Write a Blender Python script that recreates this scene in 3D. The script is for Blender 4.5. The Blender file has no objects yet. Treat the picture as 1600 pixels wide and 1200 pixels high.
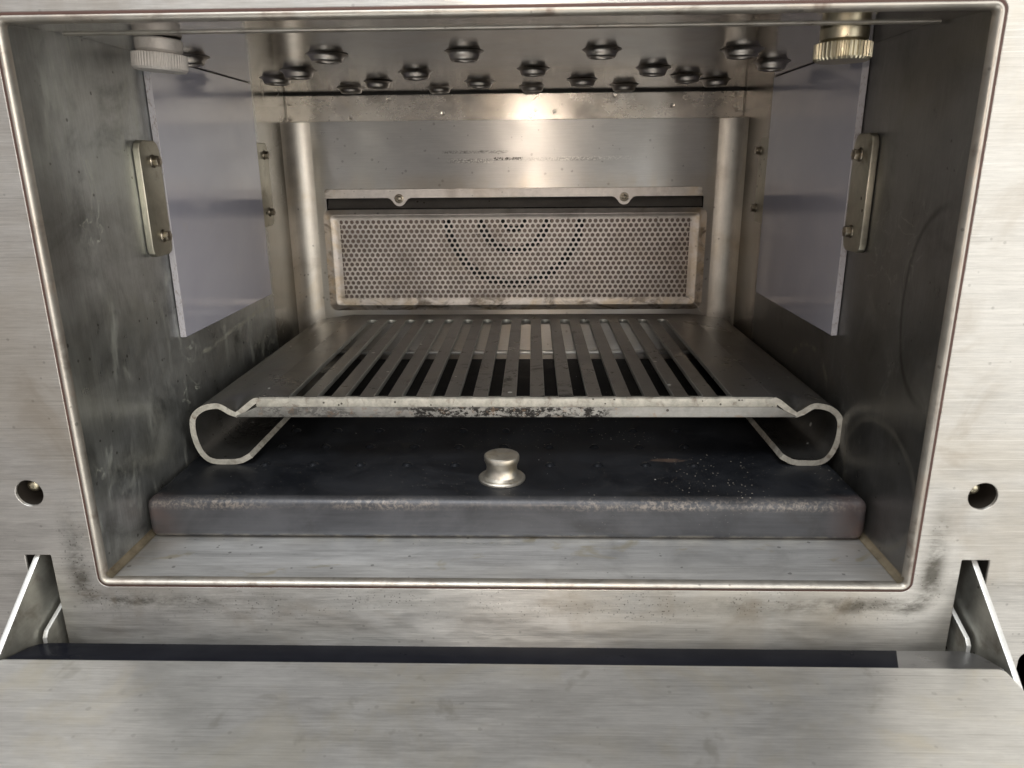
import bpy, bmesh, math, random
from mathutils import Vector, Matrix
random.seed(7)
SC = bpy.context.scene
COL = SC.collection

# ------------------------------------------------------------------ camera, world, lamps, exposure
cd = bpy.data.cameras.new('camera'); cam = bpy.data.objects.new('camera', cd); COL.objects.link(cam)
cam.location = (0.0135376, -0.260455, 0.160745)
cam.rotation_euler = (1.28031, 0.0087499, 0.0264728)
cd.sensor_width = 36; cd.lens = 25.98; cd.clip_start = 0.005; cd.clip_end = 50
cd.dof.use_dof = True; cd.dof.focus_distance = 0.40; cd.dof.aperture_fstop = 26.0
SC.camera = cam

world = bpy.data.worlds.new('World'); SC.world = world; world.use_nodes = True
wn = world.node_tree; bg = wn.nodes['Background']
bg.inputs[0].default_value = (0.98, 0.96, 0.94, 1); bg.inputs[1].default_value = 0.17

def lamp(name, loc, target, sx, sy, power, col):
    ld = bpy.data.lights.new(name, 'AREA'); ld.shape = 'RECTANGLE'; ld.size = sx; ld.size_y = sy
    ld.energy = power; ld.color = col
    o = bpy.data.objects.new(name, ld); COL.objects.link(o); o.location = loc
    o.rotation_euler = (Vector(target) - Vector(loc)).to_track_quat('-Z', 'Y').to_euler()
    return o
lamp('window_light', (1.35, -1.55, 0.55), (0, 0, .05), 2.4, 1.9, 39, (1.0, .98, .93))
lamp('ceiling_light', (-.35, -0.85, 1.75), (0, 0, .05), 1.4, 1.0, 32, (.95, .98, 1.0))
lamp('left_fill_light', (-1.25, -1.7, 0.5), (0, 0, .1), 1.9, 1.6, 5.2, (1.0, .91, .87))  # added fill panel that brightens the left front face, no known window
ld = bpy.data.lights.new('phone_flash', 'AREA'); ld.shape = 'DISK'; ld.size = .007; ld.energy = .25; ld.color = (1.0, .86, .72)
fl = bpy.data.objects.new('phone_flash', ld); COL.objects.link(fl); fl.location = (0.014, -.262, .178)
fl.rotation_euler = (math.radians(76), 0, 0)

SC.view_settings.view_transform = 'Standard'; SC.view_settings.look = 'None'
SC.view_settings.exposure = 0.0; SC.view_settings.gamma = 1.0; SC.view_settings.use_curve_mapping = False
SC.cycles.use_denoising = True; SC.cycles.denoising_input_passes = 'RGB_ALBEDO_NORMAL'; SC.cycles.denoising_prefilter = 'ACCURATE'
SC.cycles.max_bounces = 14; SC.cycles.glossy_bounces = 12; SC.cycles.diffuse_bounces = 6
SC.cycles.sample_clamp_indirect = 4.0; SC.cycles.sample_clamp_direct = 0.0
SC.cycles.blur_glossy = 0.5

# ------------------------------------------------------------------ material helpers
class NT:
    def __init__(s, name):
        s.m = bpy.data.materials.new(name); s.m.use_nodes = True
        s.t = s.m.node_tree; s.b = s.t.nodes['Principled BSDF']
        s.co = s.t.nodes.new('ShaderNodeTexCoord').outputs['Object']
        s._xyz = None
    def set(s, sock, v):
        if isinstance(v, bpy.types.NodeSocket): s.t.links.new(v, sock)
        elif isinstance(v, (tuple, list)):
            sock.default_value = (*v, 1) if (len(v) == 3 and len(sock.default_value) == 4) else v
        else: sock.default_value = v
    def math(s, op, a, b=None, c=None, clamp=False):
        n = s.t.nodes.new('ShaderNodeMath'); n.operation = op; n.use_clamp = clamp
        s.set(n.inputs[0], a)
        if b is not None: s.set(n.inputs[1], b)
        if c is not None: s.set(n.inputs[2], c)
        return n.outputs[0]
    def map(s, scale, loc=(0, 0, 0), rot=(0, 0, 0), vec=None):
        n = s.t.nodes.new('ShaderNodeMapping'); s.set(n.inputs['Vector'], vec or s.co)
        n.inputs['Scale'].default_value = scale; n.inputs['Location'].default_value = loc
        n.inputs['Rotation'].default_value = rot
        return n.outputs[0]
    def noise(s, scale, detail=4, rough=.55, dist=0, seed=0, rot=(0, 0, 0)):
        sc = scale if isinstance(scale, tuple) else (scale,) * 3
        n = s.t.nodes.new('ShaderNodeTexNoise'); s.set(n.inputs['Vector'], s.map(sc, (seed * 3.7, seed * 5.1, seed * 2.3), rot))
        n.inputs['Scale'].default_value = 1; n.inputs['Detail'].default_value = detail
        n.inputs['Roughness'].default_value = rough; n.inputs['Distortion'].default_value = dist
        return n.outputs[0]
    def vor(s, scale, feature='F1', seed=0, out='Distance'):
        sc = scale if isinstance(scale, tuple) else (scale,) * 3
        n = s.t.nodes.new('ShaderNodeTexVoronoi'); n.feature = feature
        s.set(n.inputs['Vector'], s.map(sc, (seed * 3.7, seed * 5.1, seed * 2.3))); n.inputs['Scale'].default_value = 1
        return n.outputs[out]
    def ramp(s, v, lo, hi, a=0., b=1.):
        n = s.t.nodes.new('ShaderNodeMapRange'); n.interpolation_type = 'SMOOTHSTEP'
        s.set(n.inputs[0], v); n.inputs[1].default_value = lo; n.inputs[2].default_value = hi
        n.inputs[3].default_value = a; n.inputs[4].default_value = b
        return n.outputs[0]
    def mix(s, f, a, b):
        n = s.t.nodes.new('ShaderNodeMix'); n.data_type = 'RGBA'
        s.set(n.inputs[0], f); s.set(n.inputs[6], a); s.set(n.inputs[7], b)
        return n.outputs[2]
    def xyz(s):
        if not s._xyz:
            n = s.t.nodes.new('ShaderNodeSeparateXYZ'); s.set(n.inputs[0], s.co); s._xyz = n.outputs
        return s._xyz
    def mul(s, a, b): return s.math('MULTIPLY', a, b)
    def band(s, v, lo, hi, soft):            # 1 between lo and hi
        return s.mul(s.ramp(v, lo - soft, lo + soft), s.ramp(v, hi - soft, hi + soft, 1, 0))
    def specks(s, scale, size, dens, seed=0):   # small irregular dots, a share `dens` of the cells
        d = s.vor(scale, seed=seed); c = s.vor(scale, seed=seed, out='Color')
        sep = s.t.nodes.new('ShaderNodeSeparateColor'); s.set(sep.inputs[0], c)
        keep = s.math('LESS_THAN', sep.outputs[0], dens)
        sz = s.math('MULTIPLY', sep.outputs[1], size)
        return s.mul(s.math('LESS_THAN', d, sz), keep)
    def bump(s, h, strength, dist=.001, normal=None):
        n = s.t.nodes.new('ShaderNodeBump'); n.inputs['Strength'].default_value = strength
        n.inputs['Distance'].default_value = dist; s.set(n.inputs['Height'], h)
        if normal is not None: s.set(n.inputs['Normal'], normal)
        return n.outputs[0]
    def out(s, col, rough, metal=1.0, normal=None, aniso=0, tangent=None, rot=0, spec=.5):
        b = s.b; s.set(b.inputs['Base Color'], col); s.set(b.inputs['Roughness'], rough); s.set(b.inputs['Metallic'], metal)
        if normal is not None: s.set(b.inputs['Normal'], normal)
        b.inputs['Specular IOR Level'].default_value = spec
        if aniso:
            b.inputs['Anisotropic'].default_value = aniso
            v = s.t.nodes.new('ShaderNodeCombineXYZ')
            for i in range(3): v.inputs[i].default_value = tangent[i]
            s.set(b.inputs['Tangent'], v.outputs[0]); b.inputs['Anisotropic Rotation'].default_value = rot
        return s.m

def stretch(axis, along=14, across=900):
    return tuple(along if a == axis else across for a in 'XYZ')

def steel(name, base, rough, axis='X', aniso=.5, streak=.18, cloud=.25, cloud_scale=22, dark=None, dark_amt=.0,
          tint=None, tint_amt=.0, metal=.95, bumpk=.2, squig=0, speck=.15, speck_scale=420, extra=None, wave=.15, wscale=18, long=1, rvar=.13):
    n = NT(name)
    s1 = n.noise(stretch(axis, 22, 1300), 4, .65, seed=1)
    s2 = n.noise(stretch(axis, 110, 3600), 3, .7, seed=2)
    st = n.math('ADD', n.mul(s1, .40), n.mul(s2, .60))
    ls = lambda k: tuple(k / (long ** .5) if a == axis else k * long for a in 'XYZ')
    c1 = n.noise(ls(cloud_scale), 6, .62, .6, seed=3)
    c2 = n.noise(ls(cloud_scale * 4.1), 5, .65, .3, seed=4)
    cl = n.math('ADD', n.mul(c1, .65), n.mul(c2, .35))
    # lightness factor: streaks of the brushing and cloudy wear
    f = n.math('ADD', 1 - streak / 2 - cloud / 2, n.math('ADD', n.mul(n.ramp(st, .35, .65), streak), n.mul(n.ramp(cl, .32, .68), cloud)))
    mc = n.t.nodes.new('ShaderNodeMix'); mc.data_type = 'RGBA'; mc.blend_type = 'MULTIPLY'; mc.inputs[0].default_value = 1
    comb = n.t.nodes.new('ShaderNodeCombineXYZ')
    for i in range(3): n.set(comb.inputs[i], f)
    n.set(mc.inputs[6], base); n.set(mc.inputs[7], comb.outputs[0])
    col = mc.outputs[2]
    if tint:
        col = n.mix(n.mul(n.ramp(n.noise(cloud_scale * .7, 4, .6, 1.0, seed=6), .48, .70), tint_amt), col, tint)
    if dark:
        col = n.mix(n.mul(n.ramp(n.noise(cloud_scale * 1.3, 6, .6, .6, seed=7), .50, .76), dark_amt), col, dark)
    ro = n.math('ADD', rough - rvar * .54, n.math('ADD', n.mul(n.ramp(cl, .3, .7), rvar), n.mul(st, .08)))
    met = metal
    if long >= 2:   # hairline scratches along the brushing
        sc = n.ramp(n.noise(stretch(axis, 9, 2400), 2, .5, .15, seed=17), .64, .72)
        col = n.mix(n.mul(sc, .35), col, (.92, .91, .88))
        sd = n.ramp(n.noise(stretch(axis, 13, 1900), 2, .5, .1, seed=18), .64, .73)
        col = n.mix(n.mul(sd, .30), col, (.16, .15, .13))
    if squig:      # dried curly water marks: contour lines of a noise, kept in patches
        q = n.noise(26, 3, .5, 2.2, seed=9)
        ln = n.ramp(n.math('ABSOLUTE', n.math('SUBTRACT', q, .5)), .0, .012, 1, 0)
        pm = n.ramp(n.noise(17, 3, .5, 0, seed=11), .54, .66)
        hz = n.ramp(n.noise((60, 60, 22), 6, .7, 1.2, seed=12), .52, .72)
        k = n.mul(n.math('MAXIMUM', n.mul(ln, pm), n.mul(hz, .45)), squig)
        col = n.mix(k, col, (.62, .64, .54)); ro = n.math('ADD', ro, n.mul(k, .3)); met = n.math('SUBTRACT', metal, n.mul(k, .6))
    if speck:
        sp = n.mul(n.specks(speck_scale, .42, .05, seed=5), speck * 4)
        sp = n.math('MINIMUM', sp, .85)
        col = n.mix(sp, col, (.035, .028, .022))
    if extra:
        col, ro, met = extra(n, col, ro, met, cl, st)
    # fine scratches in the brushing direction plus a lazy waviness of the sheet
    nb = n.bump(st, bumpk, .0004)
    nb = n.bump(n.noise(wscale, 2, .4, 0, seed=14), wave, .002, nb)
    nb = n.bump(c2, .06 if long == 1 else .008, .0005, nb)
    tan = {'X': (1, 0, 0), 'Y': (0, 1, 0), 'Z': (0, 0, 1)}[axis]
    return n.out(col, ro, met, nb, aniso, tan, .25)

# ------------------------------------------------------------------ mesh helpers
def link(name, me, mat, parent=None, smooth=35):
    o = bpy.data.objects.new(name, me); COL.objects.link(o)
    if mat is not None:
        for mm in (mat if isinstance(mat, (list, tuple)) else [mat]): me.materials.append(mm)
    if smooth:
        me.shade_smooth(); me.set_sharp_from_angle(angle=math.radians(smooth))
    if parent is not None:
        o.parent = parent
        base = Vector((0, 0, 0)); p = parent
        while p is not None: base += p.location; p = p.parent
        o.location = -base
    return o
def mesh_from(verts, faces):
    me = bpy.data.meshes.new('mesh'); me.from_pydata([tuple(v) for v in verts], [], faces); me.validate(); me.update(); return me
class MB:
    def __init__(s): s.v = []; s.f = []
    def add(s, vs, fs):
        k = len(s.v); s.v += [tuple(v) for v in vs]; s.f += [tuple(i + k for i in f) for f in fs]
    def box(s, x0, x1, y0, y1, z0, z1):
        s.add([(x, y, z) for x in (x0, x1) for y in (y0, y1) for z in (z0, z1)],
              [(0, 1, 3, 2), (4, 6, 7, 5), (0, 4, 5, 1), (2, 3, 7, 6), (0, 2, 6, 4), (1, 5, 7, 3)])
    def quad(s, *p): s.add(p, [tuple(range(len(p)))])
    def lathe(s, prof, n=32, c=(0, 0, 0), axis='Z', rfun=None, cap=True):
        vs = []; fs = []
        for j, (r, h) in enumerate(prof):
            for i in range(n):
                a = 2 * math.pi * i / n; rr = rfun(j, r, a) if rfun else r
                u, w = rr * math.cos(a), rr * math.sin(a)
                p = {'Z': (u, w, h), 'Y': (u, h, w), 'X': (h, u, w)}[axis]
                vs.append((p[0] + c[0], p[1] + c[1], p[2] + c[2]))
        for j in range(len(prof) - 1):
            for i in range(n):
                a, b = j * n + i, j * n + (i + 1) % n
                fs.append((a, b, b + n, a + n))
        if cap and prof[0][0] > 0: fs.append(tuple(range(n - 1, -1, -1)))
        if prof[-1][0] > 0: fs.append(tuple((len(prof) - 1) * n + i for i in range(n)))
        s.add(vs, fs)
    def sphere(s, c, rx, ry, rz, nu=12, nv=6, half=True):
        prof = []
        vs = []; fs = []
        for j in range(nv + 1):
            t = (math.pi / 2) * j / nv if half else -math.pi / 2 + math.pi * j / nv
            for i in range(nu):
                a = 2 * math.pi * i / nu
                vs.append((c[0] + rx * math.cos(t) * math.cos(a), c[1] + ry * math.cos(t) * math.sin(a), c[2] + rz * math.sin(t)))
        for j in range(nv):
            for i in range(nu):
                a, b = j * nu + i, j * nu + (i + 1) % nu
                fs.append((a, b, b + nu, a + nu))
        s.add(vs, fs)
    def prism(s, pts, axis, a, b):             # closed outline extruded along an axis
        def P(p, h): return {'X': (h, p[0], p[1]), 'Y': (p[0], h, p[1]), 'Z': (p[0], p[1], h)}[axis]
        n = len(pts)
        s.add([P(p, a) for p in pts] + [P(p, b) for p in pts],
              [tuple(range(n - 1, -1, -1)), tuple(range(n, 2 * n))] + [(i, (i + 1) % n, n + (i + 1) % n, n + i) for i in range(n)])
    def build(s, name, mat, parent=None, smooth=35, bevel=0, seg=2):
        me = mesh_from(s.v, s.f)
        bm = bmesh.new(); bm.from_mesh(me)
        if bevel:
            bmesh.ops.remove_doubles(bm, verts=bm.verts, dist=1e-6)
            es = [e for e in bm.edges if len(e.link_faces) == 2 and e.calc_face_angle(0) > .5]
            bmesh.ops.bevel(bm, geom=es, offset=bevel, segments=seg, affect='EDGES', profile=.5, clamp_overlap=True)
        bmesh.ops.recalc_face_normals(bm, faces=bm.faces)
        bm.to_mesh(me); bm.free()
        return link(name, me, mat, parent, smooth)

def rrect(x0, x1, y0, y1, r, n=6):
    rs = r if isinstance(r, (tuple, list)) else (r,) * 4      # order: (x1,y0),(x1,y1),(x0,y1),(x0,y0)
    out = []
    for (cx, cy, a0, rr) in ((x1, y0, -90, rs[0]), (x1, y1, 0, rs[1]), (x0, y1, 90, rs[2]), (x0, y0, 180, rs[3])):
        sx = -1 if cx == x1 else 1; sy = 1 if cy == y0 else -1
        if rr <= 0: out.append((cx, cy)); continue
        for i in range(n + 1):
            a = math.radians(a0 + 90 * i / n)
            out.append((cx + sx * rr + rr * math.cos(a), cy + sy * rr + rr * math.sin(a)))
    return out
def circle(cx, cy, r, n=32): return [(cx + r * math.cos(2 * math.pi * i / n), cy + r * math.sin(2 * math.pi * i / n)) for i in range(n)]

def sheet(loops, thick, bevel=.0002, plane='XZ', at=0.0):
    """flat sheet with holes cut from closed outlines; `at` is the level of its front (top) surface"""
    cu = bpy.data.curves.new('outline', 'CURVE'); cu.dimensions = '2D'; cu.fill_mode = 'BOTH'
    for lp in loops:
        sp = cu.splines.new('POLY'); sp.points.add(len(lp) - 1); sp.use_cyclic_u = True
        for p, q in zip(sp.points, lp): p.co = (q[0] * 100, q[1] * 100, 0, 1)      # built in cm: the filler dislikes tiny edges
    cu.extrude = max(thick * 50 - bevel * 100, 1e-5); cu.bevel_depth = bevel * 100; cu.bevel_resolution = 2; cu.offset = -bevel * 100
    o = bpy.data.objects.new('outline', cu); COL.objects.link(o)
    dg = bpy.context.evaluated_depsgraph_get(); me = bpy.data.meshes.new_from_object(o.evaluated_get(dg))
    bpy.data.objects.remove(o); bpy.data.curves.remove(cu)
    for v in me.vertices:
        x, y, z = v.co / 100
        v.co = {'XZ': (x, at + thick / 2 - z, y), 'XY': (x, y, at - thick / 2 + z), 'YZ': (at + z, x, y)}[plane]
    bm = bmesh.new(); bm.from_mesh(me); bmesh.ops.remove_doubles(bm, verts=bm.verts, dist=1e-6)
    bmesh.ops.recalc_face_normals(bm, faces=bm.faces); bm.to_mesh(me); bm.free()
    me.materials.clear()
    return me

def empty(name, loc, label, cat, group=None):
    o = bpy.data.objects.new(name, None); COL.objects.link(o); o.location = loc; o.empty_display_size = .02
    o['label'] = label; o['category'] = cat
    if group: o['group'] = group
    return o
mm = .001

# ------------------------------------------------------------------ materials
W, H, D, ZC = .160, .2061, .2892, .2084

def front_extra(n, col, ro, met, cl, st):
    x, y, z = n.xyz()
    dx = n.math('MAXIMUM', n.math('SUBTRACT', n.math('ABSOLUTE', x), W + .002), 0)
    dz = n.math('MAXIMUM', n.math('MAXIMUM', n.math('SUBTRACT', -.002, z), n.math('SUBTRACT', z, H + .002)), 0)
    d = n.math('SQRT', n.math('ADD', n.mul(dx, dx), n.mul(dz, dz)))
    low = n.ramp(z, .045, .005)                       # baked-on soot sits round the lower corners
    crn = n.ramp(n.math('ABSOLUTE', x), .06, .155, .35, 1)
    m = n.mul(n.mul(n.band(d, .0055, .0105, .005), n.ramp(n.noise((32, 32, 60), 7, .75, .3, seed=24), .32, .62)), n.mul(low, crn))
    m = n.math('MINIMUM', n.mul(m, 1.5), .92)
    col = n.mix(n.mul(m, .9), col, (.085, .078, .062)); ro = n.math('ADD', ro, n.mul(m, .2))
    sp = n.mul(n.mul(n.specks(1500, .5, .35, seed=21), n.band(d, .003, .014, .005)), n.mul(low, n.ramp(n.noise(40, 4, .6, 0, seed=23), .42, .58)))
    col = n.mix(n.mul(sp, .8), col, (.03, .025, .02))
    w = n.mul(n.band(d, .0, .020, .008), n.ramp(n.noise(30, 5, .6, 1, seed=22), .45, .7))
    col = n.mix(n.mul(w, .35), col, (.30, .23, .15))
    return col, ro, met
M = {}
M['front'] = steel('brushed_front_steel', (.62, .60, .565), .38, 'X', aniso=.92, streak=.24, cloud=.24, tint=(.50, .44, .35), tint_amt=.35, wave=.06, long=3,
                   speck=.06, extra=front_extra, metal=.90)
M['rim'] = steel('polished_rim_steel', (.52, .49, .44), .40, 'X', aniso=0, streak=.05, cloud=.2, cloud_scale=60,
                 dark=(.14, .09, .065), dark_amt=.65, tint=(.55, .42, .32), tint_amt=.25, speck=.1, metal=.85)
M['groove'] = steel('stained_joint', (.10, .055, .045), .6, 'X', aniso=0, metal=.3, speck=0)
def arc(n, cy, cz, ry, rz, w, seed):     # outline of a dried drop on a side wall
    x, y, z = n.xyz()
    u = n.math('DIVIDE', n.math('SUBTRACT', y, cy), ry); v = n.math('DIVIDE', n.math('SUBTRACT', z, cz), rz)
    r = n.math('SQRT', n.math('ADD', n.mul(u, u), n.mul(v, v)))
    r = n.math('ADD', r, n.mul(n.math('SUBTRACT', n.noise(70, 3, .6, 0, seed=seed), .5), .10))
    return n.ramp(n.math('ABSOLUTE', n.math('SUBTRACT', r, 1)), 0, w, 1, 0), r
def rw_extra(n, col, ro, met, cl, st):
    x, y, z = n.xyz()
    cb = n.ramp(y, .222, .232); col = n.mix(n.mul(cb, .85), col, (.26, .23, .19)); ro = n.math('SUBTRACT', ro, n.mul(cb, .15))
    a1, r1 = arc(n, .010, .108, .023, .037, .07, 31)
    col = n.mix(n.mul(n.mul(a1, n.ramp(y, .005, .02)), .55), col, (.03, .027, .022))
    a2, r2 = arc(n, .034, .029, .033, .026, .09, 32)
    col = n.mix(n.mul(a2, .30), col, (.30, .28, .23)); ro = n.math('ADD', ro, n.mul(a2, .1))
    a3, r3 = arc(n, .122, .050, .026, .017, .12, 33)
    k = n.mul(n.mul(a3, n.ramp(z, .048, .058)), n.ramp(n.noise(160, 4, .7, 0, seed=34), .4, .6))
    col = n.mix(n.mul(k, .5), col, (.45, .42, .33))
    return col, ro, met
def lw_extra(n, col, ro, met, cl, st):
    x, y, z = n.xyz()
    zz = n.math('SUBTRACT', z, n.math('ADD', .0585, n.mul(y, .068)))
    zz = n.math('ADD', zz, n.mul(n.math('SUBTRACT', n.noise(45, 4, .6, 0, seed=35), .5), .006))
    k = n.mul(n.ramp(n.math('ABSOLUTE', zz), .0003, .0022, 1, 0), n.band(y, .103, .216, .008))
    k = n.mul(k, n.ramp(n.noise((300, 120, 300), 4, .7, 0, seed=36), .35, .6))
    col = n.mix(n.mul(k, .6), col, (.60, .60, .50)); ro = n.math('ADD', ro, n.mul(k, .2))
    cb = n.ramp(y, .222, .232); col = n.mix(n.mul(cb, .85), col, (.30, .28, .24)); ro = n.math('SUBTRACT', ro, n.mul(cb, .15))
    dk = n.mul(n.ramp(y, .030, .008), n.ramp(n.noise((20, 20, 9), 4, .6, .5, seed=37), .42, .6))
    col = n.mix(n.mul(dk, .5), col, (.09, .085, .07))
    return col, ro, met
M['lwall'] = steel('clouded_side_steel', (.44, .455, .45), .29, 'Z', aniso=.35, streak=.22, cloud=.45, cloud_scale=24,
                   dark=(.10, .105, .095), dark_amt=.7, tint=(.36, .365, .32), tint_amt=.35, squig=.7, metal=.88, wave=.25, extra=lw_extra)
M['rwall'] = steel('shaded_side_steel', (.185, .182, .176), .29, 'Z', aniso=.35, streak=.16, cloud=.35, cloud_scale=20,  # shade of the right wall put into a darker base colour
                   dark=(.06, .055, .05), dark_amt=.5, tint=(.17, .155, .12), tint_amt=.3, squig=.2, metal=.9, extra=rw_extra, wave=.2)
def back_extra(n, col, ro, met, cl, st):
    x, y, z = n.xyz()
    ax = n.math('ABSOLUTE', x)
    e = n.math('MAXIMUM', n.ramp(ax, .130, .158), n.ramp(z, .158, .146))   # heat tint along the flange and the corners
    t = n.mul(e, n.ramp(n.noise((25, 25, 12), 5, .6, 1, seed=33), .3, .65))
    col = n.mix(n.mul(t, .3), col, (.55, .42, .26))
    fine = n.noise((900, 900, 1500), 2, .6, 0, seed=35)
    ink = n.ramp(fine, .46, .52)
    l2 = n.mul(n.band(z, .1627, .1648, .0003), n.band(x, -.0140, .0065, .0006))
    l1 = n.mul(n.band(z, .1675, .1695, .0004), n.band(x, -.050, -.004, .002))
    l3 = n.mul(n.band(z, .1620, .1645, .0004), n.band(x, .009, .060, .004))
    l4 = n.mul(n.band(z, .1610, .1640, .0005), n.band(x, -.046, -.015, .004))
    dk = n.mul(ink, n.math('ADD', n.mul(l2, .95), n.math('ADD', n.mul(l1, .45), n.math('ADD', n.mul(l3, .30), n.mul(l4, .35)))))
    col = n.mix(dk, col, (.03, .025, .02))
    lt = n.mul(n.ramp(fine, .50, .44), n.math('ADD', n.mul(l4, .5), n.mul(n.mul(n.band(z, .1625, .1650, .0005), n.band(x, .03, .082, .01)), .5)))
    col = n.mix(lt, col, (.9, .88, .82)); met = n.math('SUBTRACT', met, n.mul(lt, .5))
    return col, ro, met
M['back'] = steel('back_steel', (.56, .545, .53), .30, 'X', aniso=.80, streak=.12, cloud=.16, cloud_scale=12,
                  dark=(.30, .27, .24), dark_amt=.10, tint=(.56, .50, .40), tint_amt=.10, long=1.3, bumpk=.03, extra=back_extra, speck=.08, metal=.97, wave=.35, wscale=12)
M['bend'] = steel('corner_bend_steel', (.66, .62, .56), .42, 'Z', aniso=0, streak=.12, cloud=.25, cloud_scale=26, dark=(.22, .17, .12), dark_amt=.35, tint=(.58, .47, .32), tint_amt=.4, speck=.1, metal=.95, wave=.2)
M['band'] = steel('band_steel', (.58, .54, .49), .22, 'X', aniso=.5, streak=.10, cloud=.3, cloud_scale=30,
                  dark=(.22, .18, .14), dark_amt=.2, tint=(.58, .45, .30), tint_amt=.25, speck=.1, metal=.97, wave=.5, wscale=14, long=1.3, bumpk=.03)
M['ceil'] = steel('ceiling_steel', (.34, .315, .29), .10, 'X', aniso=0, streak=.12, cloud=.2, cloud_scale=22,
                  dark=(.12, .10, .08), dark_amt=.4, tint=(.42, .32, .20), tint_amt=.3, speck=.1, metal=1.0, wave=.05, wscale=8, bumpk=.02)
M['recess'] = steel('recess_steel', (.16, .15, .14), .35, 'Z', aniso=0, metal=.8, speck=.3)
M['nozzle'] = steel('nozzle_steel', (.38, .35, .32), .30, 'X', aniso=0, streak=.05, cloud=.3, cloud_scale=80, speck=.1, metal=1)
M['arm_dark'] = NT('dark_bore').out((.05, .042, .035), .5, .5)
M['dark'] = NT('dark_inside').out((.012, .011, .010), .7, .2)
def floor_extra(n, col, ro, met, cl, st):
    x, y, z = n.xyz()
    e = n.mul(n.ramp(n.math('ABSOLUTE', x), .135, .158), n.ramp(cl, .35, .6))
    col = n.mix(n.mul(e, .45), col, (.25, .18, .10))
    ys = n.mul(n.ramp(n.noise((40, 70, 40), 4, .6, .5, seed=41), .60, .70), .45)
    col = n.mix(ys, col, (.50, .42, .22))
    return col, ro, met
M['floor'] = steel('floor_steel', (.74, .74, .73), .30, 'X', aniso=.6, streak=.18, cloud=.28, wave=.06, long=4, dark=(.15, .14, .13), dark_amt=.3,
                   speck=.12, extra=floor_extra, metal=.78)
M['weld'] = steel('stained_weld', (.30, .255, .18), .45, 'Y', aniso=0, streak=.1, cloud=.5, cloud_scale=70, dark=(.08, .045, .02), dark_amt=.8, metal=.7)
def door_extra(n, col, ro, met, cl, st):
    x, y, z = n.xyz()
    r = n.ramp(n.noise((30, 22, 30), 5, .6, .6, seed=51), .50, .72)
    col = n.mix(n.mul(r, .25), col, (.62, .55, .36))
    g = n.mul(n.ramp(n.noise(46, 4, .6, .4, seed=52), .60, .70), .35)
    col = n.mix(g, col, (.33, .31, .26))
    return col, ro, met
M['door'] = steel('door_steel', (.66, .655, .64), .30, 'X', rvar=.05, aniso=.5, streak=.22, cloud=.22, long=2, wave=.05, cloud_scale=30, tint=(.66, .60, .46), tint_amt=.35,
                  speck=.04, extra=door_extra, metal=.82)
n = NT('dark_door_bevel')  # near-black colour stands in for the dark chamber reflected in the bevel
M['dark_reflection'] = n.out(n.mix(n.ramp(n.noise(25, 5, .6, .5, seed=55), .35, .7), (.008, .009, .014), (.016, .017, .023)), n.math('ADD', .22, n.mul(n.noise(60, 4, .6, 0, seed=56), .15)), 0.0, spec=.10)
M['dark_reflection'].node_tree.nodes['Principled BSDF'].inputs['IOR'].default_value = 1.12
M['arm'] = steel('hinge_steel', (.36, .36, .325), .38, 'Y', aniso=0, streak=.1, cloud=.4, cloud_scale=50, dark=(.10, .07, .045), dark_amt=.7, metal=.8, speck=.3)
M['armedge'] = steel('cut_edge_steel', (.80, .80, .78), .42, 'Y', aniso=0, streak=.1, cloud=.15, metal=.6, speck=.05)
M['clip'] = steel('clip_steel', (.42, .40, .33), .36, 'Z', aniso=0, streak=.05, cloud=.35, cloud_scale=60, dark=(.12, .10, .06), dark_amt=.6, metal=.9, speck=.3)
M['bolt'] = steel('bolt_steel', (.36, .32, .26), .30, 'Z', aniso=0, streak=.02, cloud=.35, cloud_scale=200, dark=(.10, .06, .03), dark_amt=.6, metal=1, speck=0)
M['brass'] = steel('nickel_brass', (.56, .51, .38), .30, 'Z', aniso=0, streak=.02, cloud=.2, cloud_scale=120, metal=1, speck=0, dark=(.2, .15, .07), dark_amt=.3)
M['chalk'] = steel('oxidised_aluminium', (.50, .475, .45), .55, 'Z', aniso=0, streak=.02, cloud=.25, cloud_scale=150, metal=.35, speck=.5, speck_scale=600, dark=(.25, .22, .2), dark_amt=.3)
def mesh_extra(n, col, ro, met, cl, st):
    x, y, z = n.xyz()
    e = n.math('MAXIMUM', n.ramp(z, .068, .060), n.ramp(n.math('ABSOLUTE', x), .118, .134))
    k = n.mul(e, n.ramp(n.noise(38, 6, .7, 1, seed=61), .42, .62))
    col = n.mix(n.mul(k, .65), col, (.60, .47, .30))
    k2 = n.mul(n.math('MAXIMUM', n.ramp(z, .072, .060), n.ramp(n.math('ABSOLUTE', x), .130, .1385)), n.ramp(n.noise((40, 55, 70), 6, .7, 1, seed=62), .47, .64))
    col = n.mix(n.mul(k2, .8), col, (.10, .075, .05))
    return col, ro, met
M['screen'] = steel('screen_steel', (.70, .65, .61), .42, 'X', aniso=0, streak=.05, cloud=.35, cloud_scale=34, dark=(.25, .19, .15), dark_amt=.4,
                    tint=(.56, .47, .38), tint_amt=.35, metal=.7, speck=.1, extra=mesh_extra)
M['shroud'] = steel('shroud_steel', (.20, .155, .135), .5, 'X', aniso=0, streak=.05, cloud=.4, cloud_scale=40, metal=.4, speck=.1, dark=(.12, .09, .07), dark_amt=.4)

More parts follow.
